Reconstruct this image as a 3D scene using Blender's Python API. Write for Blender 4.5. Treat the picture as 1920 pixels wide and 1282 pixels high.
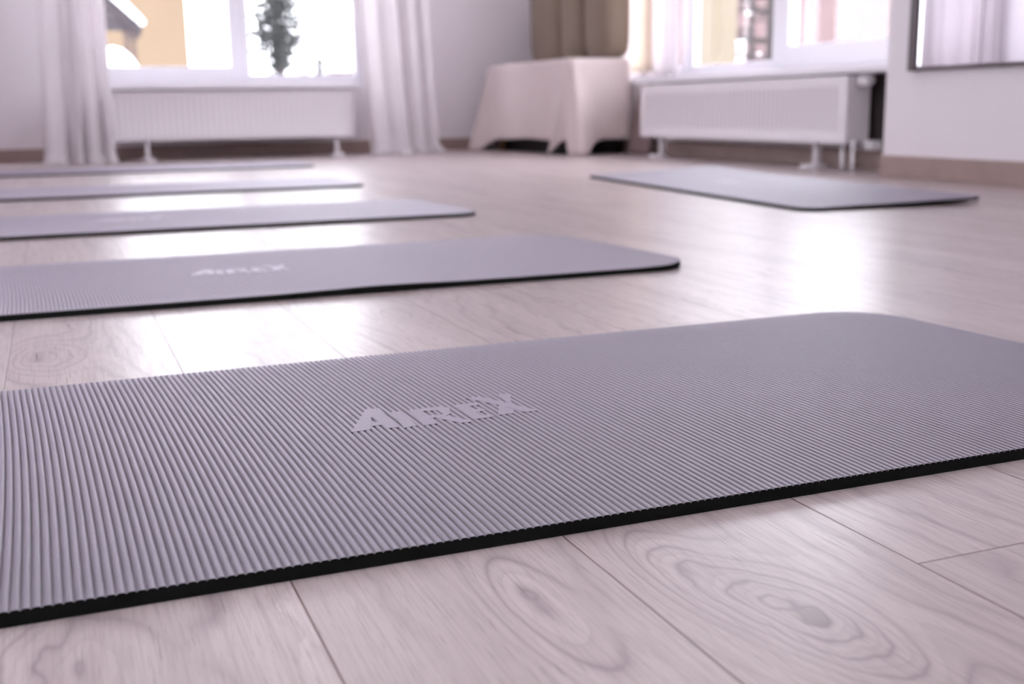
import bpy, math, random
from mathutils import Vector, Matrix
random.seed(7)
S = bpy.context.scene
for o in list(bpy.data.objects): bpy.data.objects.remove(o)
col = S.collection
R = math.radians

# ------------------------------------------------------------------ camera
cam_d = bpy.data.cameras.new('camera'); cam = bpy.data.objects.new('camera', cam_d); col.objects.link(cam)
cr = Vector((0.9287535, -0.37037882, -0.0153773)); cu = Vector((0.08864328, 0.18161879, 0.9793656)); cf = Vector((0.35994347, 0.91095233, -0.20151068))
cam.matrix_world = Matrix(((cr.x, cu.x, -cf.x, 0), (cr.y, cu.y, -cf.y, 0), (cr.z, cu.z, -cf.z, 0.2963), (0, 0, 0, 1)))
cam_d.sensor_width = 36; cam_d.lens = 40.02; cam_d.clip_start = 0.02; cam_d.clip_end = 300
cam_d.dof.use_dof = True; cam_d.dof.focus_distance = 0.93; cam_d.dof.aperture_fstop = 6.3
S.camera = cam

# ------------------------------------------------------------------ light, exposure
W = bpy.data.worlds.new('overcast_sky'); S.world = W; W.use_nodes = True
bg = W.node_tree.nodes['Background']; bg.inputs[0].default_value = (0.935, 0.925, 1.0, 1); bg.inputs[1].default_value = 6.4
S.view_settings.view_transform = 'Standard'; S.view_settings.look = 'None'; S.view_settings.gamma = 1.0
S.view_settings.use_curve_mapping = False
S.view_settings.exposure = 0.24
FILL_STRENGTH = 1.5          # strength of the added fill panels on the ceiling

# ------------------------------------------------------------------ node helpers
def newmat(name):
    m = bpy.data.materials.new(name); m.use_nodes = True
    nt = m.node_tree; return m, nt, nt.nodes['Principled BSDF']
class N:
    def __init__(s, nt): s.nt = nt
    def n(s, t, **k):
        x = s.nt.nodes.new(t)
        for a, b in k.items(): setattr(x, a, b)
        return x
    def put(s, sock, v):
        if isinstance(v, bpy.types.NodeSocket): s.nt.links.new(v, sock)
        else: sock.default_value = v
    def m(s, op, a, b=0.0, c=0.0):
        x = s.n('ShaderNodeMath', operation=op)
        s.put(x.inputs[0], a); s.put(x.inputs[1], b); s.put(x.inputs[2], c); return x.outputs[0]
    def comb(s, x, y, z=0.0):
        c = s.n('ShaderNodeCombineXYZ'); s.put(c.inputs[0], x); s.put(c.inputs[1], y); s.put(c.inputs[2], z); return c.outputs[0]
    def noise(s, vec, scale, detail=3.0, rough=0.5):
        x = s.n('ShaderNodeTexNoise'); s.put(x.inputs['Vector'], vec); x.inputs['Scale'].default_value = scale
        x.inputs['Detail'].default_value = detail; x.inputs['Roughness'].default_value = rough; return x.outputs['Fac']
    def mix(s, f, a, b):
        x = s.n('ShaderNodeMix', data_type='RGBA'); s.put(x.inputs[0], f); s.put(x.inputs[6], a); s.put(x.inputs[7], b); return x.outputs[2]
    def smooth(s, v, a, b):
        x = s.n('ShaderNodeMapRange', interpolation_type='SMOOTHSTEP'); s.put(x.inputs[0], v); x.inputs[1].default_value = a; x.inputs[2].default_value = b; return x.outputs[0]
    def bump(s, h, strength, dist, normal=None):
        b = s.n('ShaderNodeBump'); s.put(b.inputs['Height'], h); b.inputs['Strength'].default_value = strength; b.inputs['Distance'].default_value = dist
        if normal is not None: s.put(b.inputs['Normal'], normal)
        return b.outputs[0]

def simple(name, rgb, rough=0.6, spec=0.5, noise=0.04, scale=12.0, bump=0.0, bscale=300.0, metal=0.0, sheen=0.0, coat=0.0):
    m, nt, p = newmat(name); q = N(nt)
    tc = q.n('ShaderNodeTexCoord').outputs['Object']
    f = q.noise(tc, scale, 4)
    a = tuple(min(1, c*(1+noise)) for c in rgb)+(1,); b = tuple(c*(1-noise) for c in rgb)+(1,)
    q.put(p.inputs['Base Color'], q.mix(f, a, b)); p.inputs['Roughness'].default_value = rough
    p.inputs['Specular IOR Level'].default_value = spec; p.inputs['Metallic'].default_value = metal
    p.inputs['Sheen Weight'].default_value = sheen; p.inputs['Coat Weight'].default_value = coat
    if bump: q.put(p.inputs['Normal'], q.bump(q.noise(tc, bscale, 2), bump, 0.001))
    return m

PW, PX0, PL = 0.192, 0.118, 1.285     # plank width, first seam, plank length
def floor_material():
    m, nt, p = newmat('pale_oak_laminate'); q = N(nt)
    g = q.n('ShaderNodeNewGeometry').outputs['Position']
    sp = q.n('ShaderNodeSeparateXYZ'); q.put(sp.inputs[0], g); X, Y = sp.outputs[0], sp.outputs[1]
    k = q.m('DIVIDE', q.m('SUBTRACT', X, PX0), PW)
    row = q.m('FLOOR', k); fx = q.m('FRACT', k)
    joff = q.m('MULTIPLY_ADD', row, 0.4842, -1.5223)      # joint positions step along from row to row
    v = q.m('DIVIDE', q.m('ADD', Y, joff), PL)
    cell = q.m('FLOOR', v); fy = q.m('FRACT', v)
    # seam masks
    dx = q.m('MULTIPLY', q.m('MINIMUM', fx, q.m('SUBTRACT', 1.0, fx)), PW)
    dy = q.m('MULTIPLY', q.m('MINIMUM', fy, q.m('SUBTRACT', 1.0, fy)), PL)
    d = q.m('MINIMUM', dx, dy)
    seam = q.m('SUBTRACT', 1.0, q.smooth(d, 0.0003, 0.0010))
    wn = q.n('ShaderNodeTexWhiteNoise', noise_dimensions='2D'); q.put(wn.inputs['Vector'], q.comb(row, cell)); rnd = wn.outputs['Value']; rc = wn.outputs['Color']
    rs = q.n('ShaderNodeSeparateColor'); q.put(rs.inputs[0], rc)
    lx = q.m('MULTIPLY', fx, PW)
    off = q.m('MULTIPLY', rnd, 37.0)
    # figure of the wood: level lines of a stretched noise, bulging around knots
    sv = q.comb(q.m('MULTIPLY', lx, 6.0), q.m('MULTIPLY', Y, 1.25), off)
    base = q.noise(sv, 1.0, 1.6, 0.4)
    h = q.m('MULTIPLY', base, 7.5)
    h = q.m('ADD', h, q.m('MULTIPLY', lx, 26.0))
    knots = [(0.389, 0.506, 1.30, 0.026, 0.070, 1), (0.352, 0.600, 0.85, 0.022, 0.070, 0), (0.248, 0.600, 0.55, 0.020, 0.085, 0), (-0.034, 1.508, 1.25, 0.035, 0.075, 1), (-0.036, 0.627, 1.0, 0.045, 0.10, 0),
             (0.70, 1.62, 1.0, 0.030, 0.10, 0), (0.372, 1.72, 0.8, 0.022, 0.05, 0), (0.45, 1.60, 0.8, 0.03, 0.06, 0), (1.25, 2.3, 1.0, 0.03, 0.1, 0)]
    kd = None; near = None
    wob = q.m('SUBTRACT', q.noise(q.comb(q.m('MULTIPLY', X, 30.0), q.m('MULTIPLY', Y, 14.0), 0.0), 1.0, 2.0), 0.5)
    for (kx, ky, a, sx, sy, cored) in knots:
        ex = q.m('DIVIDE', q.m('SUBTRACT', X, kx), sx); ey = q.m('DIVIDE', q.m('SUBTRACT', Y, ky), sy)
        r2 = q.m('ADD', q.m('MULTIPLY', ex, ex), q.m('MULTIPLY', ey, ey))
        r2 = q.m('ADD', r2, q.m('MULTIPLY', wob, 1.3))
        e = q.m('POWER', 2.718, q.m('MULTIPLY', r2, -0.55))
        # keep the knot inside its own plank
        krow = math.floor((kx-PX0)/PW)
        same = q.m('COMPARE', row, float(krow), 0.1)
        e = q.m('MULTIPLY', e, same)
        h = q.m('ADD', h, q.m('MULTIPLY', e, a*4.2))
        en = q.m('MULTIPLY', e, 1.0 if cored or ky == 0.600 else 0.45)
        near = en if near is None else q.m('MAXIMUM', near, en)
        if not cored: continue
        core = q.m('MULTIPLY', q.m('SUBTRACT', 1.0, q.smooth(r2, -0.1, 0.16)), same)
        kd = core if kd is None else q.m('MAXIMUM', kd, core)
    ph = q.m('FRACT', q.m('ADD', h, q.m('MULTIPLY', wob, 0.8)))
    tri = q.m('SUBTRACT', 1.0, q.m('ABSOLUTE', q.m('MULTIPLY_ADD', ph, 2.0, -1.0)))
    ring = q.m('MAXIMUM', q.m('MULTIPLY', q.m('POWER', ph, 4.0), 0.35), q.m('POWER', tri, 4.0))                       # soft on one side, crisp on the other
    amp = q.smooth(q.noise(q.comb(q.m('MULTIPLY', lx, 9.0), q.m('MULTIPLY', Y, 2.2), off), 1.0, 2.0), 0.42, 0.66)
    fine = q.noise(q.comb(q.m('MULTIPLY', X, 420.0), q.m('MULTIPLY', Y, 9.0), off), 1.0, 3.0, 0.6)
    pores = q.smooth(q.noise(q.comb(q.m('MULTIPLY', X, 700.0), q.m('MULTIPLY', Y, 32.0), off), 1.0, 2.0, 0.5), 0.56, 0.72)
    broad = q.noise(q.comb(q.m('MULTIPLY', lx, 14.0), q.m('MULTIPLY', Y, 1.1), off), 1.0, 2.0)
    A = (0.60, 0.515, 0.505, 1); B = (0.50, 0.425, 0.420, 1)
    c = q.mix(q.smooth(broad, 0.3, 0.7), A, B)
    c = q.mix(q.m('MULTIPLY', rs.outputs[1], 0.28), c, (0.47, 0.39, 0.375, 1))
    c = q.mix(q.m('MULTIPLY', q.m('MULTIPLY', ring, q.m('MAXIMUM', q.m('MULTIPLY_ADD', amp, 0.75, 0.12), q.smooth(near, 0.05, 0.5))), 0.78), c, (0.25, 0.195, 0.205, 1))
    c = q.mix(q.m('MULTIPLY', q.smooth(fine, 0.42, 0.72), 0.50), c, (0.33, 0.265, 0.27, 1))
    c = q.mix(q.m('MULTIPLY', pores, 0.40), c, (0.24, 0.19, 0.195, 1))
    c = q.mix(q.m('MULTIPLY', kd, 0.65), c, (0.16, 0.12, 0.13, 1))
    c = q.mix(seam, c, (0.13, 0.07, 0.06, 1))
    q.put(p.inputs['Base Color'], c)
    q.put(p.inputs['Roughness'], q.m('MULTIPLY_ADD', fine, 0.16, 0.22))
    p.inputs['Specular IOR Level'].default_value = 0.33
    hh = q.m('SUBTRACT', q.m('MULTIPLY', fine, 0.25), q.m('MULTIPLY', pores, 0.35))
    hh = q.m('SUBTRACT', hh, q.m('MULTIPLY', seam, 3.0))
    q.put(p.inputs['Normal'], q.bump(hh, 0.35, 0.0004))
    return m

def mat_foam_material():
    m, nt, p = newmat('charcoal_foam'); q = N(nt)
    tc = q.n('ShaderNodeTexCoord').outputs['Object']
    f = q.noise(tc, 1400.0, 2.0, 0.7); g = q.noise(tc, 5.0, 2.0)
    c = q.mix(f, (0.012, 0.012, 0.013, 1), (0.030, 0.028, 0.032, 1))
    c = q.mix(q.m('MULTIPLY', g, 0.25), c, (0.020, 0.018, 0.022, 1))
    q.put(p.inputs['Base Color'], c)
    p.inputs['Roughness'].default_value = 0.38; p.inputs['Specular IOR Level'].default_value = 1.0; p.inputs['IOR'].default_value = 1.6
    p.inputs['Sheen Weight'].default_value = 0.80; p.inputs['Sheen Roughness'].default_value = 0.5; p.inputs['Sheen Tint'].default_value = (0.88, 0.78, 0.97, 1)
    q.put(p.inputs['Normal'], q.bump(f, 0.5, 0.0006))
    return m

def curtain_material(name, rgb, tl=0.5):
    m, nt, p = newmat(name); q = N(nt)
    tc = q.n('ShaderNodeTexCoord').outputs['Object']
    w = q.noise(tc, 700.0, 2.0); w2 = q.noise(tc, 6.0, 2.0)
    c = q.mix(w2, rgb+(1,), tuple(x*0.93 for x in rgb)+(1,))
    q.put(p.inputs['Base Color'], c); p.inputs['Roughness'].default_value = 0.85; p.inputs['Specular IOR Level'].default_value = 0.2
    q.put(p.inputs['Normal'], q.bump(w, 0.3, 0.0005))
    t = q.n('ShaderNodeBsdfTranslucent'); q.put(t.inputs[0], c)
    mx = q.n('ShaderNodeMixShader'); mx.inputs[0].default_value = tl
    nt.links.new(p.outputs[0], mx.inputs[1]); nt.links.new(t.outputs[0], mx.inputs[2]); nt.links.new(mx.outputs[0], nt.nodes['Material Output'].inputs[0])
    return m

def glass_material():
    m, nt, p = newmat('window_glass'); q = N(nt)
    nt.nodes.remove(p)
    t = q.n('ShaderNodeBsdfTransparent'); t.inputs[0].default_value = (0.97, 0.98, 0.98, 1)
    g = q.n('ShaderNodeBsdfGlossy'); g.inputs['Roughness'].default_value = 0.02
    fr = q.n('ShaderNodeLayerWeight'); fr.inputs[0].default_value = 0.5
    tc = q.n('ShaderNodeTexCoord').outputs['Object']
    q.put(fr.inputs['Normal'], q.bump(q.noise(tc, 3.0, 1.0), 0.02, 0.001))
    mx = q.n('ShaderNodeMixShader'); q.put(mx.inputs[0], q.m('MULTIPLY_ADD', q.m('POWER', fr.outputs['Facing'], 5.0), 0.9, 0.04))
    nt.links.new(t.outputs[0], mx.inputs[1]); nt.links.new(g.outputs[0], mx.inputs[2]); nt.links.new(mx.outputs[0], nt.nodes['Material Output'].inputs[0])
    return m

M = {
 'floor': floor_material(), 'foam': mat_foam_material(), 'glass': glass_material(),
 'foam_side_shade': simple('shaded_foam_side', (0.010, 0.011, 0.010), 0.95, 0.15, 0.2, 60.0, 0.6, 900.0),  # same foam, darker on the sides: their shade put into the colour
 'wall': simple('painted_plaster', (0.88, 0.83, 0.86), 0.85, 0.25, 0.02, 3.0, 0.25, 180.0),
 'ceiling': simple('ceiling_paint', (0.85, 0.82, 0.83), 0.9, 0.2, 0.01),
 'base': simple('skirting_oak', (0.37, 0.27, 0.25), 0.5, 0.4, 0.2, 9.0),
 'gap_shade': simple('painted_gap_shade', (0.075, 0.060, 0.060), 0.8, 0.2, 0.1),  # shade of the recess put into a dark colour
 'pvc': simple('white_window_plastic', (0.82, 0.80, 0.85), 0.35, 0.5, 0.01),
 'sill': simple('white_sill', (0.86, 0.83, 0.88), 0.30, 0.5, 0.01),
 'enamel': simple('white_enamel', (0.84, 0.79, 0.82), 0.35, 0.5, 0.01),
 'grille': simple('radiator_inner_metal', (0.55, 0.52, 0.53), 0.5, 0.5, 0.02),
 'curtain': curtain_material('white_curtain_cloth', (0.90, 0.86, 0.88), 0.50),
 'cream': curtain_material('cream_curtain_cloth', (0.92, 0.85, 0.76), 0.72),
 'throw': simple('beige_throw', (0.66, 0.56, 0.55), 0.9, 0.2, 0.05, 5.0, 0.4, 500.0, sheen=0.2),
 'throw_shade': simple('shaded_throw_cloth', (0.30, 0.22, 0.22), 0.9, 0.2, 0.08, 6.0, 0.4, 500.0),  # throw cloth darkened, shade painted into its colour
 'olive': simple('olive_brown_fabric', (0.225, 0.170, 0.130), 0.92, 0.2, 0.10, 6.0, 0.5, 600.0, sheen=0.15),
 'black': simple('bench_shadow_black', (0.012, 0.010, 0.010), 0.6, 0.3, 0.1),  # bench parts painted near-black for the shadow under the throw's hem
 'legwood': simple('brown_leg_wood', (0.30, 0.18, 0.08), 0.5, 0.4, 0.1),
 'mirror_frame': simple('dark_mirror_frame', (0.085, 0.06, 0.07), 0.35, 0.5, 0.05),
 'mirror': simple('mirror_glass', (0.86, 0.85, 0.89), 0.015, 0.5, 0.0, metal=1.0),
 'orange': simple('orange_render', (0.155, 0.112, 0.074), 0.9, 0.2, 0.10, 0.8),
 'yellow': simple('yellow_render', (0.155, 0.130, 0.095), 0.9, 0.2, 0.05, 0.8),
 'pink': simple('pale_red_brick', (0.140, 0.095, 0.095), 0.9, 0.2, 0.12, 0.7),
 'pale': simple('pale_facade', (0.55, 0.50, 0.53), 0.9, 0.2, 0.05, 0.7),
 'snow': simple('snow', (0.92, 0.92, 0.95), 0.8, 0.3, 0.01),
 'dwood': simple('dark_porch_wood', (0.035, 0.028, 0.033), 0.8, 0.3, 0.15, 3.0),
 'bwood': simple('brown_porch_post', (0.075, 0.052, 0.045), 0.8, 0.3, 0.15, 3.0),
 'needles': simple('dark_green_foliage', (0.032, 0.035, 0.033), 0.8, 0.3, 0.3, 4.0),
 'bark': simple('grey_bark', (0.045, 0.038, 0.038), 0.9, 0.2, 0.2, 8.0),
 'window_dark': simple('facade_window_glass', (0.10, 0.095, 0.12), 0.2, 0.5, 0.05),
 'thermo': simple('white_plastic', (0.86, 0.84, 0.86), 0.3, 0.5, 0.01),
 'chrome': simple('pipe_metal', (0.62, 0.58, 0.60), 0.3, 0.5, 0.02, metal=0.6),
}
ml, nt_, p_ = newmat('fill_panel'); p_.inputs['Emission Color'].default_value = (1.0, 0.95, 0.97, 1); p_.inputs['Emission Strength'].default_value = FILL_STRENGTH; M['fill_light'] = ml

# ------------------------------------------------------------------ mesh helpers
class MB:
    def __init__(s): s.v = []; s.f = []; s.sm = []
    def add(s, vs, fs, smooth=False):
        b = len(s.v); s.v += [tuple(x) for x in vs]; s.f += [tuple(b+i for i in f) for f in fs]; s.sm += [smooth]*len(fs); return s
    def box(s, x0, x1, y0, y1, z0, z1):
        return s.add([(x0,y0,z0),(x1,y0,z0),(x1,y1,z0),(x0,y1,z0),(x0,y0,z1),(x1,y0,z1),(x1,y1,z1),(x0,y1,z1)],
                     [(3,2,1,0),(4,5,6,7),(0,1,5,4),(1,2,6,5),(2,3,7,6),(3,0,4,7)])
    def tube(s, pts, rad, n=16, cap=True):
        pts = [Vector(p) for p in pts]; rad = rad if isinstance(rad, (list, tuple)) else [rad]*len(pts)
        vs = []; fs = []
        for i, p in enumerate(pts):
            d = (pts[min(i+1, len(pts)-1)]-pts[max(i-1, 0)]).normalized()
            a = d.cross(Vector((0, 0, 1)) if abs(d.z) < .9 else Vector((1, 0, 0))).normalized(); b = d.cross(a)
            for j in range(n):
                t = 2*math.pi*j/n; vs.append(p+(a*math.cos(t)+b*math.sin(t))*rad[i])
        for i in range(len(pts)-1):
            for j in range(n): fs.append((i*n+j, i*n+(j+1)%n, (i+1)*n+(j+1)%n, (i+1)*n+j))
        if cap: fs.append(tuple(range(n))[::-1]); fs.append(tuple((len(pts)-1)*n+j for j in range(n)))
        return s.add(vs, fs, True)
    def grid(s, rows, closed=False):
        nr, nc = len(rows), len(rows[0]); vs = [p for r in rows for p in r]; fs = []
        for i in range(nr-1):
            for j in range(nc if closed else nc-1):
                k = (j+1) % nc; fs.append((i*nc+j, i*nc+k, (i+1)*nc+k, (i+1)*nc+j))
        return s.add(vs, fs, True)
    def prism(s, poly, z0, z1):
        n = len(poly); vs = [(x, y, z0) for x, y in poly]+[(x, y, z1) for x, y in poly]
        return s.add(vs, [tuple(range(n))[::-1], tuple(range(n, 2*n))]+[(i, (i+1)%n, n+(i+1)%n, n+i) for i in range(n)])
    def build(s, name, mat, parent=None, bevel=0, solid=0, subd=0):
        me = bpy.data.meshes.new(name); me.from_pydata(s.v, [], s.f); me.update()
        me.polygons.foreach_set('use_smooth', s.sm); me.materials.append(mat)
        o = bpy.data.objects.new(name, me); col.objects.link(o)
        if solid: md = o.modifiers.new('thick', 'SOLIDIFY'); md.thickness = solid; md.offset = 0
        if subd: md = o.modifiers.new('sub', 'SUBSURF'); md.levels = subd; md.render_levels = subd
        if bevel: md = o.modifiers.new('bev', 'BEVEL'); md.width = bevel; md.segments = 3; md.limit_method = 'ANGLE'
        if parent: o.parent = parent
        return o
def tag(o, label, cat, group=None, kind=None):
    o['label'] = label; o['category'] = cat
    if group: o['group'] = group
    if kind: o['kind'] = kind
    return o
def empty(name, loc=(0, 0, 0), rz=0):
    o = bpy.data.objects.new(name, None); o.empty_display_size = 0.1; col.objects.link(o); o.location = loc; o.rotation_euler = (0, 0, rz); return o
def struct(o): o['kind'] = 'structure'; return o

# ------------------------------------------------------------------ the room
XL, XR, YB, YF, ZC = -1.6, 3.44, -2.6, 8.0, 2.70
XC, YC = 3.12, 3.78                    # projecting wall with the mirror
AX0, AX1, AZ0, AZ1 = 0.12, 2.12, 0.45, 2.40
BY0, BY1, BZ0, BZ1 = 3.86, 6.76, 0.44, 2.40
struct(MB().box(XL-.3, XR+.5, YB-.3, YF+.4, -0.1, 0).build('floor', M['floor']))
struct(MB().box(XL-.3, XR+.5, YB-.3, YF+.4, ZC, ZC+.1).build('ceiling', M['ceiling']))
w = MB()
CX0, CX1 = -1.42, -0.58               # guessed window, added for brightness behind the curtain that only the mirror shows
w.box(XL, CX0, YF, YF+.35, 0, ZC); w.box(CX1, AX0, YF, YF+.35, 0, ZC); w.box(CX0, CX1, YF, YF+.35, 0, AZ0); w.box(CX0, CX1, YF, YF+.35, AZ1, ZC)
w.box(AX1, XR+.4, YF, YF+.35, 0, ZC); w.box(AX0, AX1, YF, YF+.35, 0, AZ0); w.box(AX0, AX1, YF, YF+.35, AZ1, ZC)
struct(w.build('wall_back', M['wall']))
w = MB()
w.box(XR, XR+.4, BY1, YF, 0, ZC); w.box(XR, XR+.4, YC, BY0, 0, ZC); w.box(XR, XR+.4, BY0, BY1, 0, BZ0); w.box(XR, XR+.4, BY0, BY1, BZ1, ZC)
w.box(XC, XR+.4, YB, YC, 0, ZC)
struct(w.build('wall_right', M['wall']))
# left wall with one unseen tall window, added to brighten the room
LY0, LY1, LZ0, LZ1 = -0.6, 2.0, 0.6, 2.40
w = MB(); w.box(XL-.3, XL, YB, LY0, 0, ZC); w.box(XL-.3, XL, LY1, YF+.35, 0, ZC); w.box(XL-.3, XL, LY0, LY1, 0, LZ0); w.box(XL-.3, XL, LY0, LY1, LZ1, ZC)
struct(w.build('wall_left', M['wall']))
struct(MB().box(XL-.3, XR+.4, YB-.3, YB, 0, ZC).build('wall_front', M['wall']))
struct(MB().box(XR-.012, XR, YC+.002, 4.30, .09, .418).build('recess_shade', M['gap_shade'], bevel=.002))     # thin dark sheet standing in for the shade behind the radiator end
# skirting
def skirting(name, x0, x1, y0, y1):
    return struct(MB().box(x0, x1, y0, y1, 0, 0.086).build(name, M['base'], bevel=0.004))
skirting('baseboard_back', XL, XR, YF-.016, YF)
skirting('baseboard_right', XR-.016, XR, YC+.0, YF-.016)
skirting('baseboard_mirror', XC-.016, XC, YB, YC)
skirting('baseboard_left', XL, XL+.016, YB, YF-.016)

# windows: local x along the wall, y depth, z up
def window(name, verticals, panes, x0, x1, z0, z1, loc, rz):
    """panes: (xa, xb, zbottom, sash?)"""
    root = empty(name, loc, rz); struct(root)
    fr = MB(); D0, D1 = 0.0, 0.07
    xs = x0
    # fixed outer frame
    fr.box(x0, x1, D0, D1, z0, z0+.055); fr.box(x0, x1, D0, D1, z1-.055, z1)
    fr.box(x0, x0+.05, D0, D1, z0+.055, z1-.055); fr.box(x1-.05, x1, D0, D1, z0+.055, z1-.055)
    for a, b in verticals: fr.box(a, b, D0, D1, z0+.055, z1-.055)
    fr.build('window_frame', M['pvc'], root, bevel=0.006)
    for xa, xb, zb, sash in panes:
        zt = z1-.10 if not sash else z1-.14
        s = MB(); g = 0.055 if sash else 0.03; y0, y1 = (-.014, .05) if sash else (.012, .05)
        s.box(xa-g, xb+g, y0, y1, z0+.045 if not sash else zb-.112, zb); s.box(xa-g, xb+g, y0, y1, zt, zt+.06)
        s.box(xa-g, xa, y0, y1, zb, zt); s.box(xb, xb+g, y0, y1, zb, zt)
        so = s.build('window_sash', M['pvc'], root, bevel=0.006)
        MB().box(xa-.004, xb+.004, .028, .034, zb-.004, zt+.004).build('pane', M['glass'], so)
    return root
window('window_1', [(1.19, 1.29)], [(0.24, 1.175, 0.600, True), (1.31, 2.04, 0.545, False)], AX0, AX1, AZ0, AZ1, (0, 8.10, 0), 0)
# right wall: local x = -world y  (rotation -90 deg)
window('window_2', [(-6.27, -6.17), (-5.31, -5.22)], [(-6.69, -6.29, 0.53, False), (-6.15, -5.33, 0.527, False), (-5.15, -3.98, 0.590, True)], -BY1, -BY0, BZ0, BZ1, (3.62, 0, 0), -math.pi/2)
window('added_window_left', [(-0.75, -0.65)], [(-1.92, -0.81, LZ0+.12, True), (-0.59, 0.50, LZ0+.12, True)], -LY1, -LY0, LZ0, LZ1, (XL-.2, 0, 0), -math.pi/2)
window('added_window_back', [], [(CX0+.09, CX1-.09, 0.600, True)], CX0, CX1, AZ0, AZ1, (0, 8.10, 0), 0)
struct(MB().prism([(.34,7.56),(1.905,7.56),(1.905,7.99),(AX1,8.0),(AX1,8.10),(AX0,8.10),(AX0,8.0),(.34,7.99)], 0.440, 0.478).build('trim_1', M['sill'], bevel=0.008))
struct(MB().prism([(3.245,YC+.02),(3.62,YC+.02),(3.62,BY1-.01),(3.43,BY1-.01),(3.43,6.24),(3.245,6.19)], 0.420, 0.458).build('trim_2', M['sill'], bevel=0.008))

# unseen ceiling panels, added as fill light for the room
for i, (x, y) in enumerate([(0.2, 0.2), (1.9, 0.2), (0.2, 3.0), (1.9, 3.0), (0.9, 5.6)]):
    r = empty('fill_lamp', (x, y, ZC)); tag(r, 'unseen white square panel added as fill light', 'fill light', 'added fill light panels')
    MB().box(-.33, .33, -.33, .33, -.05, -.001).build('fill_panel_case', M['pvc'], r, bevel=0.006)
    MB().box(-.30, .30, -.30, .30, -.056, -.0505).build('fill_panel', M['fill_light'], r)

# ------------------------------------------------------------------ exercise mats
ML, MWD, MT, RP = 1.80, 0.60, 0.0108, 0.006
def letters():
    """raised five letter word, local x along the text, y up the letters; metres"""
    def tr(pts): return [(x-0.32, y-0.997) for x, y in pts]
    P = [
     # A
     [(.2295,.9725),(.2470,.9735),(.2515,.9845),(.2600,1.0165),(.2640,1.0465),(.2615,1.0445)],
     [(.2640,1.0465),(.2600,1.0165),(.2622,.9965),(.2628,.9715),(.2745,.9700),(.2755,1.0445)],
     [(.2515,.9845),(.2624,.9845),(.2622,.9965),(.2555,.9965)],
     # I
     [(.2775,.9660),(.2900,.9680),(.2925,1.0245),(.2810,1.0245)],
     # R
     [(.2965,.9660),(.3090,.9670),(.3110,1.0255),(.2995,1.0250)],
     [(.3106,1.0150),(.3290,1.0110),(.3380,1.0170),(.3300,1.0250),(.3110,1.0255)],
     [(.3245,1.0125),(.3250,.9960),(.3345,.9985),(.3380,1.0170),(.3290,1.0110)],
     [(.3097,.9880),(.3235,.9860),(.3345,.9985),(.3250,.9960),(.3101,.9980)],
     [(.3140,.9874),(.3305,.9600),(.3440,.9590),(.3270,.9890),(.3235,.9860)],
     # E
     [(.3450,.9665),(.3560,.9665),(.3570,1.0240),(.3455,1.0240)],
     [(.3567,1.0135),(.3680,1.0135),(.3685,1.0240),(.3570,1.0240)],
     [(.3565,.9905),(.3665,.9905),(.3670,1.0000),(.3566,1.0000)],
     [(.3560,.9665),(.3670,.9665),(.3672,.9765),(.3562,.9765)],
     # X
     [(.3985,.9700),(.4130,.9700),(.3965,1.0095),(.3800,1.0450),(.3650,1.0440),(.3855,1.0050)],
     [(.3720,.9710),(.3862,.9705),(.3930,.9835),(.3855,1.0050)],
     [(.3965,1.0095),(.3987,1.0040),(.4130,1.0440),(.3990,1.0450)],
    ]
    return [tr(p) for p in P]
def exercise_mat(loc, rz, label, lift=None, shear=0.0, spr=8, rows=12, text=True, flip=False, rr=0.085, toff=0.748):
    root = empty('exercise_mat', loc, rz); tag(root, label, 'exercise mat', 'grey ribbed exercise mats on the floor')
    lift = lift or (lambda u, v: 0.0)
    nr = int(round(ML/RP)); us = []; prof = []
    for i in range(nr):
        for j in range(spr):
            t = j/spr; us.append((i+t)*RP); prof.append(-0.0024*abs(2*t-1)**4.2)
    us.append(ML); prof.append(-0.0024)
    top = []; bot = []
    for u, pz in zip(us, prof):
        e = min(u, ML-u); cut = rr-math.sqrt(max(0, rr*rr-(rr-e)**2)) if e < rr else 0.0
        cut = min(cut, rr*0.995)
        a, b = cut, MWD-cut; tr_, br_ = [], []
        for k in range(rows+1):
            s = k/rows; v = a+(b-a)*s
            x = u - shear*(v/MWD)**2; l = lift(u, v)
            edge = 0.0006 if k in (0, rows) else 0.0
            tr_.append((x, v, MT+pz*(0.5 if k in (0, rows) else 1.0)+l-edge)); br_.append((x, v, l))
        top.append(tr_); bot.append(br_)
    b = MB(); b.grid([r[::-1] for r in top]); b.grid(bot)
    b.grid([[t[0], q[0]] for t, q in zip(top, bot)][::-1]); b.grid([[q[-1], t[-1]] for t, q in zip(top, bot)][::-1])
    b.grid([bot[0], top[0]][::-1]); b.grid([top[-1], bot[-1]][::-1])
    o = b.build('ribbed_foam', M['foam'], root)
    n_top = (len(top)-1)*rows
    sm = [True]*n_top+[False]*(len(o.data.polygons)-n_top); o.data.polygons.foreach_set('use_smooth', sm)
    o.data.materials.append(M['foam_side_shade']); o.data.polygons.foreach_set('material_index', [0]*n_top+[1]*(len(sm)-n_top))
    if text:
        L = MB()
        for poly in letters():
            cx = sum(p[0] for p in poly)/len(poly)
            pts = []
            for x, y in poly:
                if flip: x, y = -x, -y
                u, v = ML-toff+x, 0.309+y
                pts.append((u, v))
            n = len(pts); l0 = lift(pts[0][0], pts[0][1])
            L.add([(u-shear*0.0, v, MT+lift(u, v)-.0024) for u, v in pts]+[(u, v, MT+lift(u, v)+.00015) for u, v in pts],
                  [tuple(range(n))[::-1], tuple(range(n, 2*n))]+[(i, (i+1)%n, n+(i+1)%n, n+i) for i in range(n)])
        lo = L.build('raised_lettering', M['foam'], root); lo['label'] = 'smooth raised lettering on the ribs'
    return root
RGT = 1.068
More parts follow.
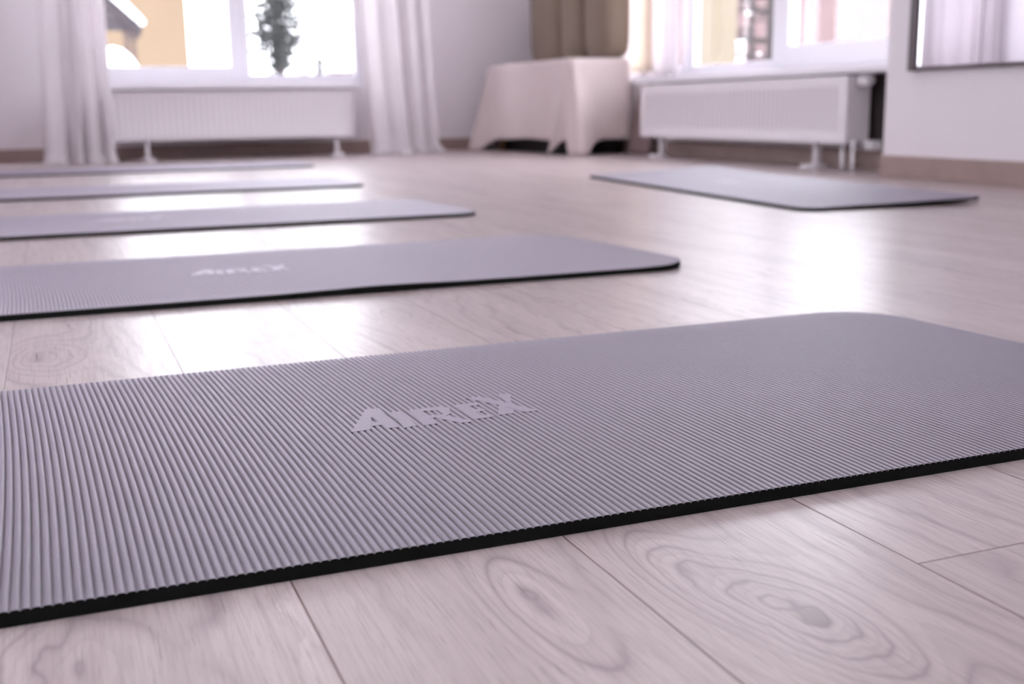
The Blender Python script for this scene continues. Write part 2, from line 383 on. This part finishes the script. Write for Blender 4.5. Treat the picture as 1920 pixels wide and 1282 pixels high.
exercise_mat((RGT-ML, 0.690, 0), R(0.2), 'grey ribbed exercise mat nearest the camera, with large raised lettering', shear=0.018, spr=8, rows=24,
             lift=lambda u, v: 0.0)
exercise_mat((-0.715, 1.800, 0), R(0.3), 'grey ribbed exercise mat second from the camera, with a dark front edge', shear=0.030, toff=0.785,
             lift=lambda u, v: 0.004*max(0, (u-1.65)/.15)**2*(1-v/MWD)+0.003*math.exp(-((u-1.2)/.12)**2-(v/.2)**2))
exercise_mat((-0.69, 3.00, 0), R(0.2), 'grey ribbed exercise mat third from the camera, lying in the left row', shear=0.03, toff=0.93, spr=6, rows=8)
exercise_mat((-0.66, 4.39, 0), R(0.2), 'pale looking ribbed exercise mat fourth from the camera, reflecting window light', shear=0.02, spr=6, rows=8, text=False)
exercise_mat((-0.48, 6.12, 0), R(1.2), 'farthest ribbed exercise mat, lying just before the left radiator', shear=0.0, spr=4, rows=6, text=False)
# lone mat at the right: u runs away from the camera
def liftR(u, v):
    s = 1-v/MWD
    return 0.013*s**1.5 + 0.012*max(0, (u-1.1)/.7)**2*s
exercise_mat((2.520, 2.585, 0), R(84.2), 'grey ribbed exercise mat lying apart at the right, pointing at the right radiator', lift=liftR, spr=6, rows=10, flip=True, rr=0.06)

# ------------------------------------------------------------------ radiators
def radiator(loc, rz, L, z0, z1, label, feet, valve=True, D=0.13):
    root = empty('radiator', loc, rz); tag(root, label, 'radiator', 'white panel radiators')
    p = 0.0385; m = 0.045; n = int((L-2*m)/p); m = (L-n*p)/2
    # front sheet: flat margins, pressed vertical channels
    xs = [0.0]; dz = [0.0]
    for i in range(n):
        for t, d in ((0, 0), (.15, 0), (.22, .008), (.50, .008), (.85, 0)):
            xs.append(m+(i+t)*p); dz.append(d)
    xs += [L-m, L]; dz += [0, 0]
    H = z1-z0; rows = []
    for z, f in ((z0, 0), (z0+.045, 0), (z0+.062, 1), (z1-.062, 1), (z1-.045, 0), (z1, 0)):
        rows.append([(x, d*f, z) for x, d in zip(xs, dz)])
    b = MB(); b.grid(rows); b.add([(0, .012, z0), (L, .012, z0), (L, .012, z1), (0, .012, z1)], [(0, 1, 2, 3)]); b.add([(0,0,z0),(L,0,z0),(L,.012,z0),(0,.012,z0)], [(0,3,2,1)])
    b.build('front_panel', M['enamel'], root)
    MB().box(.01, L-.01, D-.012, D, z0+.01, z1-.005).build('back_panel', M['enamel'], root)
    MB().box(.012, L-.012, .03, D-.03, z0+.03, z1-.03).build('convector_core', M['grille'], root)
    for xa in (-.004, L-.012): MB().box(xa, xa+.016, .002, D-.002, z0+.004, z1+.002).build('side_cover', M['enamel'], root, bevel=.004)
    g = MB(); g.box(0.012, L-.012, .004, .014, z1-.008, z1); g.box(0.012, L-.012, D-.014, D-.004, z1-.008, z1)
    k = 0.0
    while k < L-.04: g.box(.015+k, .021+k, .014, D-.014, z1-.008, z1); k += .03
    g.build('top_grille', M['enamel'], root)
    for fx in feet:
        lg = MB(); lg.box(fx-.014, fx+.014, .045, .075, .012, z0+.04); l = lg.build('leg', M['enamel'], root, bevel=.003)
        f = MB(); ring = []
        for z, s in ((0, 1), (.008, 1), (.016, .86), (.018, .5)):
            ring.append([(fx+.050*s*math.cos(a*math.pi/12), .055+.085*s*math.sin(a*math.pi/12)*(1 if math.sin(a*math.pi/12) < 0 else .6), z) for a in range(24)])
        f.grid(ring, True); f.add(ring[-1], [tuple(range(24))]); f.build('foot', M['enamel'], l)
    if valve:
        v = MB(); v.tube([(L+.004, .06, z1-.045), (L+.022, .06, z1-.045)], .013); vb = v.build('valve_body', M['chrome'], root)
        h = MB(); h.tube([(L+.020, .06, z1-.022), (L+.026, .06, z1-.022), (L+.034, .06, z1-.022), (L+.075, .06, z1-.022), (L+.086, .06, z1-.022), (L+.09, .06, z1-.022)], [.020, .029, .030, .027, .023, .012], 24)
        h.build('thermostat_knob', M['thermo'], root)
        lv = MB(); lv.box(L+.008, L+.075, .09, D+.02, z0-.030, z0+.012); lv.build('lower_valve', M['thermo'], root, bevel=.008)
        for dx, dy in ((.022, .03), (-.048, .03)):
            MB().tube([(L+dx, dy, .0), (L+dx, dy, .03), (L+dx, dy, z0+.02)], [.011, .009, .009]).build('pipe', M['thermo'], root)
    return root
radiator((0.28, 7.60, 0), 0, 1.61, 0.128, 0.432, 'white fluted radiator under the left window, between the two floor length curtains', [0.28, 1.50], valve=False)
radiator((3.250, 6.10, 0), -math.pi/2, 1.905, 0.118, 0.412, 'white fluted radiator under the right window, with a thermostat knob at its end', [0.16, 1.63])

# ------------------------------------------------------------------ curtains
def curtain(name, x_top, x_bot, y, z_top, z_bot, folds, amp, label, mat, pool=0.0, rz=0, loc=(0, 0, 0), flare=1.0, seed=1, group=None, ph0=0.0, powr=2.5, yb=0.0, part_rows=30):
    rnd = random.Random(seed); fr = [rnd.uniform(-.25, .25) for _ in range(folds*2+3)]
    ns = folds*16; rows = []
    def pt(s, t, zz, out=0.0):
        e = t**powr
        xa = x_top[0]+(x_bot[0]-x_top[0])*e; xb = x_top[1]+(x_bot[1]-x_top[1])*e
        s2 = s + 0.35/folds*math.sin(2*math.pi*s*2.1+seed)*t*.4
        x = xa+(xb-xa)*s2
        a = amp*(0.75+0.45*t*flare)*(1+.4*math.sin(s*9+seed))
        ph = 2*math.pi*(s*folds+.18*math.sin(5*s+seed)+.06*t*math.sin(7*s))+ph0
        yy = y+a*math.sin(ph)+.25*a*math.sin(2.3*ph+seed)+yb*e-out
        x += .35*a*math.cos(ph)
        return (x, yy, zz)
    for i in range(part_rows+1):
        t = i/part_rows; z = z_top+(z_bot-z_top)*t
        rows.append([pt(j/ns, t, z) for j in range(ns+1)])
    if pool:
        for i in range(1, 9):
            t = i/8
            row = []
            for j in range(ns+1):
                s = j/ns; x, yy, _ = pt(s, 1.0, z_bot)
                k = .6+.4*math.sin(11*s+seed*2)
                bulge = pool*k*math.sin(t*math.pi*.55)
                z = max(.003, z_bot*(1-t)**1.2 + .010*abs(math.sin(13*s+seed+t*2.0))*t*(1-t)*4)
                row.append((x+(x-(x_bot[0]+x_bot[1])/2)*.06*t, yy-bulge, z))
            rows.append(row)
    b = MB(); b.grid(rows); o = b.build(name, mat, None, solid=0.0022)
    o.location = loc; o.rotation_euler = (0, 0, rz); tag(o, label, 'curtain', group); return o
curtain('curtain', (0.0, .365), (-.065, .365), 7.47, 2.55, .060, 4, .034, 'white floor length curtain left of the left window, pooling on the floor', M['curtain'], pool=.06, seed=3, group='white curtains of the left window')
curtain('curtain', (1.865, 2.37), (1.96, 2.44), 7.50, 2.55, .060, 4, .026, 'white floor length curtain right of the left window, trailing towards the beige covered bench', M['curtain'], pool=.10, seed=8, group='white curtains of the left window', powr=3.0)
curtain('curtain', (-1.36, -.56), (-1.38, -.54), 7.78, 2.55, .060, 6, .035, 'white floor length curtain seen only in the mirror', M['curtain'], pool=.05, seed=5)
# recess of the right window: curtains stand on the sill
curtain('curtain', (-6.52, -6.19), (-6.50, -6.17), 3.535, 2.38, .462, 3, .016, 'bright white curtain standing on the sill at the left of the right window', M['curtain'], seed=2, rz=-math.pi/2, group='curtains at the right window')
curtain('curtain', (-6.610, -6.340), (-6.610, -6.340), 3.462, 2.38, .500, 2, .006, 'narrow cream curtain between the olive cushions and the right window', M['cream'], seed=4, rz=-math.pi/2, group='curtains at the right window')

# ------------------------------------------------------------------ covered bench in the corner
bx = [(2.985, 6.520), (3.400, 6.505), (3.400, 7.800), (2.905, 7.760)]
bench = empty('bench', (3.15, 7.15, 0)); tag(bench, 'low bench, coloured black for shade, hidden under the beige throw in the room corner', 'bench')
def rel(o): o.location = (-3.15, -7.15, 0); return o
sh = [(3.03, 6.58), (3.36, 6.56), (3.36, 7.74), (2.96, 7.72)]
rel(MB().prism(sh, .10, .555).build('seat_box', M['black'], bench))
rel(MB().prism([(3.05,6.62),(3.34,6.60),(3.34,7.7),(2.99,7.68)], .0, .10).build('plinth', M['black'], bench))
for x, y, lm in ((2.975, 7.66, 'legwood'), (3.34, 6.58, 'black'), (3.05, 6.60, 'black'), (3.34, 7.72, 'black')): rel(MB().box(x-.012, x+.012, y-.012, y+.012, 0, .10).build('leg', M[lm], bench))

def throw_cloth():
    cs = [Vector(p) for p in bx]; per = []; nrm = []; sd = []
    rc = .045; N_ = 70; lens = [(cs[(i+1) % 4]-cs[i]).length for i in range(4)]
    acc = 0
    for i in range(4):
        a, b = cs[i], cs[(i+1) % 4]; d = (b-a).normalized(); n = Vector((d.y, -d.x))
        pa = cs[i-1]; dp = (a-pa).normalized(); np_ = Vector((dp.y, -dp.x))
        for k in range(9):      # rounded corner at a
            t = k/8; nn = (np_*(1-t)+n*t).normalized()
            c = a + (d-dp)*rc
            per.append(c+nn*rc); nrm.append(nn); sd.append((acc+(t-.5)*.05, i, (t-.5)*.08))
        m = N_
        for k in range(1, m):
            t = k/m; q = a+d*(rc+(lens[i]-2*rc)*t); q = q+Vector((0, 0))
            per.append(q); nrm.append(n); s = rc+(lens[i]-2*rc)*t; sd.append((acc+s, i, s if s < lens[i]/2 else s-lens[i]))
        acc += lens[i]
    ztop = .588; rows = []
    cen = Vector((sum(p.x for p in cs)/4, sum(p.y for p in cs)/4))
    for f in (0.0, .5, .85):
        rows.append([((cen.x+(p.x-cen.x)*f), (cen.y+(p.y-cen.y)*f), ztop+.006*(1-f)) for p in per])
    for dz, o in ((0, -.020), (.006, -.006), (.020, 0)):
        rows.append([(p.x+n.x*o, p.y+n.y*o, ztop-dz) for p, n in zip(per, nrm)])
    R_ = 22
    for r in range(1, R_+1):
        t = r/R_; row = []
        for p, n, (s, side, dc) in zip(per, nrm, sd):
            ci = side if dc >= 0 else (side+1) % 4
            if abs(dc) <= .041 and False: ci = side
            big = {0: 1.0, 1: .15, 2: .1, 3: 1.15}[ci]
            g = math.exp(-(dc/(.040+.075*t))**2); slot = math.exp(-(dc/.018)**2)
            hem = .088-.082*min(1, g*1.5*(big if big > .5 else 0)) + .006*math.sin(s*7)
            z = ztop-.020-(ztop-.020-hem)*t
            o = t*.018+.010*t*math.sin(s*13+1)+.005*t*math.sin(s*29)
            o += big*(t**.9)*(.145*g-.135*slot*(1-.15*t))
            if side in (1, 2): o = min(o, .022)
            row.append((p.x+n.x*o, p.y+n.y*o, z))
        rows.append(row)
    b = MB(); b.grid(rows, True); o = b.build('throw', M['throw'], solid=.004)
    return tag(o, 'beige throw draped over the corner bench, one corner pleat reaching the floor', 'throw')
throw_cloth()

def cushion(y0, y1, xf, xb, z0, z1, label, seed):
    rnd = random.Random(seed); b = MB(); rows = []; nu, nv = 32, 28
    cx, cy, cz = (xf+xb)/2, (y0+y1)/2, (z0+z1)/2; a, bb, c = (xb-xf)/2, (y1-y0)/2, (z1-z0)/2
    def sp(v, e): return math.copysign(abs(v)**e, v)
    for i in range(nv+1):
        ph = -math.pi/2+math.pi*i/nv
        row = []
        for j in range(nu):
            th = 2*math.pi*j/nu
            cp = sp(math.cos(ph), .26)
            x = a*cp*sp(math.cos(th), .75); y = bb*cp*sp(math.sin(th), .60); z = c*sp(math.sin(ph), .38)
            wv = .004*math.sin(z*9+seed)+.002*math.sin(z*23+seed*2)
            row.append((cx+x+wv*.6, cy+y+wv, cz+z))
        rows.append(row)
    b.grid(rows, True); o = b.build('cushion', M['olive'])
    return tag(o, label, 'cushion', 'olive cushions standing on the covered bench')
cushion(6.495, 6.845, 3.205, 3.425, .594, 1.22, 'right olive brown cushion standing on the bench, beside the cream curtain', 1)
cushion(6.860, 7.215, 3.205, 3.425, .594, 1.24, 'middle olive brown cushion of the three standing on the bench', 2)
cushion(7.23, 7.76, 3.20, 3.425, .594, 1.26, 'left olive brown cushion standing on the bench, against the white wall', 3)

# right side of the throw by the radiator, its shade put into the colour
rows = []
for i in range(19):
    t = i/18; z = .418-.414*t; row = []
    for j in range(49):
        s = j/48; y = 6.50-.07*(1-t)+(.02-.20*t)*(s-.5)*2*-1*1.0
        y = 6.335+(s-.5)*(.10+.18*t)-.01*t
        x = 3.395-.03*t+(.006+.010*t)*math.sin(s*2*math.pi*4)
        row.append((x, y, z))
    rows.append(row)
tag(MB().grid(rows).build('throw_side_shaded', M['throw_shade'], solid=.004), 'right side of the beige throw, coloured darker for shade, in folds beside the right radiator', 'cloth')

# ------------------------------------------------------------------ mirror on the right wall
def mirror(y0, y1, label, frame_left):
    root = empty('wall_mirror', (XC, y0, .412)); tag(root, label, 'mirror', 'mirror panels on the right wall')
    def rl(o): o.location = (-XC, -y0, -.412); return o
    rl(MB().box(XC-.022, XC-.001, y0, y1, .425, 2.25).build('mirror_pane', M['mirror'], root))
    rl(MB().box(XC-.024, XC-.001, y0, y1, .412, .425).build('bottom_rail', M['mirror_frame'], root))
    if frame_left: rl(MB().box(XC-.030, XC-.001, y1, y1+.045, .410, 2.27).build('frame_side', M['mirror_frame'], root, bevel=.003))
mirror(3.262, 3.585, 'mirror panel nearest the right radiator, with a dark left frame edge', True)
mirror(1.40, 3.258, 'wide mirror panel at the right edge of the picture, reflecting the grey room', False)

# ------------------------------------------------------------------ outside
def facade(name, x0, x1, y0, y1, z0, z1, mat, label, cat='building', wins=()):
    r = empty(name, ((x0+x1)/2, (y0+y1)/2, z0)); tag(r, label, cat)
    def rl(o): o.location = (-(x0+x1)/2, -(y0+y1)/2, -z0); return o
    rl(MB().box(x0, x1, y0, y1, z0, z1).build('wall', mat, r))
    ov = .3; rl(MB().box(x0-ov, x1+ov, y0-ov, y1+ov, z1, z1+.35).build('roof', M['snow'], r))
    for (a, b, c, d, face) in wins:
        if face == 'y':
            f = rl(MB().box(a, b, y0-.06, y0+.05, c, d).build('window', M['pvc'], r))
            g = MB().box(a+.1, (a+b)/2-.04, y0-.07, y0-.05, c+.1, d-.1); g.box((a+b)/2+.04, b-.1, y0-.07, y0-.05, c+.1, d-.1)
            g.build('pane', M['window_dark'], f)
        else:
            f = rl(MB().box(x0-.06, x0+.05, a, b, c, d).build('window', M['pvc'], r))
            g = MB().box(x0-.07, x0-.05, a+.1, (a+b)/2-.04, c+.1, d-.1); g.box(x0-.07, x0-.05, (a+b)/2+.04, b-.1, c+.1, d-.1)
            g.build('pane', M['window_dark'], f)
    return r
struct(MB().box(-40, 80, 8.6, 90, -1.1, -1.0).build('ground', M['snow']))
facade('house', -9.0, 3.58, 32.0, 42.0, -1.0, 3.9, M['orange'], 'orange rendered house seen through the left pane of the left window')
facade('far_building', 9.5, 11.2, 44.0, 50.0, -1.0, 1.75, M['pink'], 'low pink building far off beyond the snowy trees in the left window')
facade('garden_house', 9.0, 9.35, 14.62, 15.25, -1.0, 3.2, M['yellow'], 'narrow yellow rendered building seen through the right window')
facade('apartment_building', 25.0, 33.0, 26.0, 44.0, -1.0, 6.2, M['pink'], 'pink brick apartment building behind branches in the right window', wins=[(38.5, 39.3, 1.7, 2.7, 'x'), (35.6, 36.3, 1.7, 2.7, 'x'), (31.9, 32.6, 2.5, 3.1, 'x')])
# snowy porch before the orange house
r = empty('garden_porch', (1.4, 25.0, -1.0)); tag(r, 'dark timber porch with a snow covered sloping roof, before the orange house', 'porch')
def rp(o): o.location = (-1.4, -25.0, 1.0); return o
rp(MB().add([(0.1, 24.2, 3.6), (1.86, 24.2, 1.95), (1.86, 26.2, 1.95), (0.1, 26.2, 3.6), (0.1, 24.2, 3.35), (1.80, 24.2, 1.78), (1.80, 26.2, 1.78), (0.1, 26.2, 3.35)],
   [(0, 1, 2, 3), (7, 6, 5, 4), (0, 4, 5, 1), (1, 5, 6, 2), (2, 6, 7, 3), (3, 7, 4, 0)]).build('roof', M['dwood'], r))
rp(MB().add([(0.1, 24.1, 4.1), (1.93, 24.1, 2.06), (1.93, 26.2, 2.06), (0.1, 26.2, 4.1), (0.1, 24.1, 3.62), (1.86, 24.1, 1.97), (1.86, 26.2, 1.97), (0.1, 26.2, 3.62)],
   [(0, 1, 2, 3), (7, 6, 5, 4), (0, 4, 5, 1), (1, 5, 6, 2), (2, 6, 7, 3), (3, 7, 4, 0)]).build('roof_snow', M['snow'], r, bevel=.05))
rp(MB().box(0.1, 1.78, 24.25, 24.45, 1.90, 2.12).build('beam', M['dwood'], r))
rp(MB().box(1.50, 1.60, 24.3, 24.4, -1.0, 1.92).build('post', M['bwood'], r)); rp(MB().box(1.64, 1.72, 24.3, 24.4, -1.0, 1.92).build('post', M['bwood'], r)); rp(MB().box(.1, .2, 24.3, 24.4, -1.0, 1.92).build('post', M['bwood'], r))
rp(MB().box(0.2, 1.50, 24.32, 24.38, 1.05, 1.45).build('railing', M['bwood'], r))
def heap(x, y, z, rx, ry, rz_, label):
    b = MB(); rows = []
    for i in range(9):
        ph = math.pi/2*i/8; rows.append([(x+rx*math.cos(ph)*math.cos(a*math.pi/12)*(1+.08*math.sin(a*2)), y+ry*math.cos(ph)*math.sin(a*math.pi/12), z+rz_*math.sin(ph)) for a in range(24)])
    b.grid(rows, True); return tag(b.build('snow_heap', M['snow']), label, 'snow heap')
heap(1.10, 21.0, -1.0, .75, .6, 2.42, 'mound of snow at the foot of the porch in the left window')

def tree(x, y, z0, h, rad, nb, nleaf, nsnow, label, leafm, barkm, seed, droop=.2, leaf=.06, snow=.07, bare=False, core=0):
    rnd = random.Random(seed); r = empty('tree' , (x, y, z0)); tag(r, label, 'tree')
    tk = MB(); tk.tube([(0, 0, 0), (.02, 0, h*.4), (-.01, .02, h*.75), (0, 0, h)], [h*.022, h*.016, h*.009, h*.002], 8)
    tips = []
    for i in range(nb):
        t = rnd.uniform(.28, .98); a = rnd.uniform(0, 2*math.pi); ln = rad*(1.15-t*.75)*rnd.uniform(.6, 1.2)
        p0 = Vector((0, 0, h*t)); d = Vector((math.cos(a), math.sin(a), rnd.uniform(-.1, .5)))
        p1 = p0+d*ln*.5; p2 = p0+d*ln+Vector((0, 0, -droop*ln))
        tk.tube([p0, p1, p2], [h*.006, h*.004, h*.0015], 5)
        for k in range(6): tips.append(p1.lerp(p2, k/5) if k > 2 else p0.lerp(p1, (k+1)/3))
        if bare:
            for k in range(6):
                q0 = p0.lerp(p2, rnd.uniform(.3, 1)); q1 = q0+Vector((rnd.uniform(-1, 1), rnd.uniform(-1, 1), rnd.uniform(-.2, .9)))*ln*.35
                tk.tube([q0, q1], [h*.002, h*.001], 4); tips.append(q1)
    tk.build('trunk', barkm, r)
    if nleaf:
        lf = MB()
        for i in range(nleaf):
            if rnd.random() < core:
                zz = rnd.uniform(.50, .77); wd = rad*(.16+.30*math.sin(math.pi*(zz-.50)/.28))
                p = Vector((rnd.gauss(0, .55)*wd, rnd.gauss(0, .55)*wd, h*zz))
            else: p = rnd.choice(tips)+Vector((rnd.gauss(0, 1), rnd.gauss(0, 1), rnd.gauss(0, 1)))*rad*.09
            u = Vector((rnd.uniform(-1, 1), rnd.uniform(-1, 1), rnd.uniform(-1, 1))).normalized(); v = u.orthogonal().normalized(); w_ = u.cross(v); s = leaf*rnd.uniform(.6, 1.3)
            lf.add([p+u*s, p-u*s, p+v*s*.35+w_*s*.15, p-v*s*.35+w_*s*.15, p-w_*s*.2], [(0, 2, 4), (2, 1, 4), (1, 3, 4), (3, 0, 4), (0, 3, 2), (2, 3, 1)])
        lf.build('foliage', leafm, r)
    if nsnow:
        sn = MB()
        for i in range(nsnow):
            p = rnd.choice(tips)+Vector((rnd.gauss(0, .04), rnd.gauss(0, .04), .03))*rad; s = snow*rnd.uniform(.5, 1.4)
            rows = [[(p.x+s*math.cos(ph)*math.cos(a*math.pi/5), p.y+s*math.cos(ph)*math.sin(a*math.pi/5), p.z+s*.6*math.sin(ph)) for a in range(10)] for ph in (-1.3, -.6, 0, .6, 1.3)]
            sn.grid(rows, True)
        sn.build('snow_on_branches', M['snow'], r)['kind'] = 'stuff'
tree(2.60, 14.0, -1.0, 3.6, .62, 18, 2600, 70, 'dark evergreen tree with snow on its branches, right pane of the left window', M['needles'], M['bark'], 11, leaf=.050, snow=.028, core=.60)
tree(5.3, 24.0, -1.0, 4.2, 1.4, 34, 0, 150, 'pale bare snow laden tree right of the evergreen in the left window', M['needles'], M['bark'], 5, bare=True, snow=.10)
tree(11.0, 16.2, -1.0, 5.2, 1.5, 46, 0, 14, 'bare snow dusted tree before the pink building, right pane of the right window', M['needles'], M['bark'], 9, bare=True, snow=.06)
tree(14.2, 21.6, -1.0, 4.6, 1.2, 40, 0, 12, 'bare snow dusted tree beside the yellow building in the right window', M['needles'], M['bark'], 21, bare=True, snow=.09)
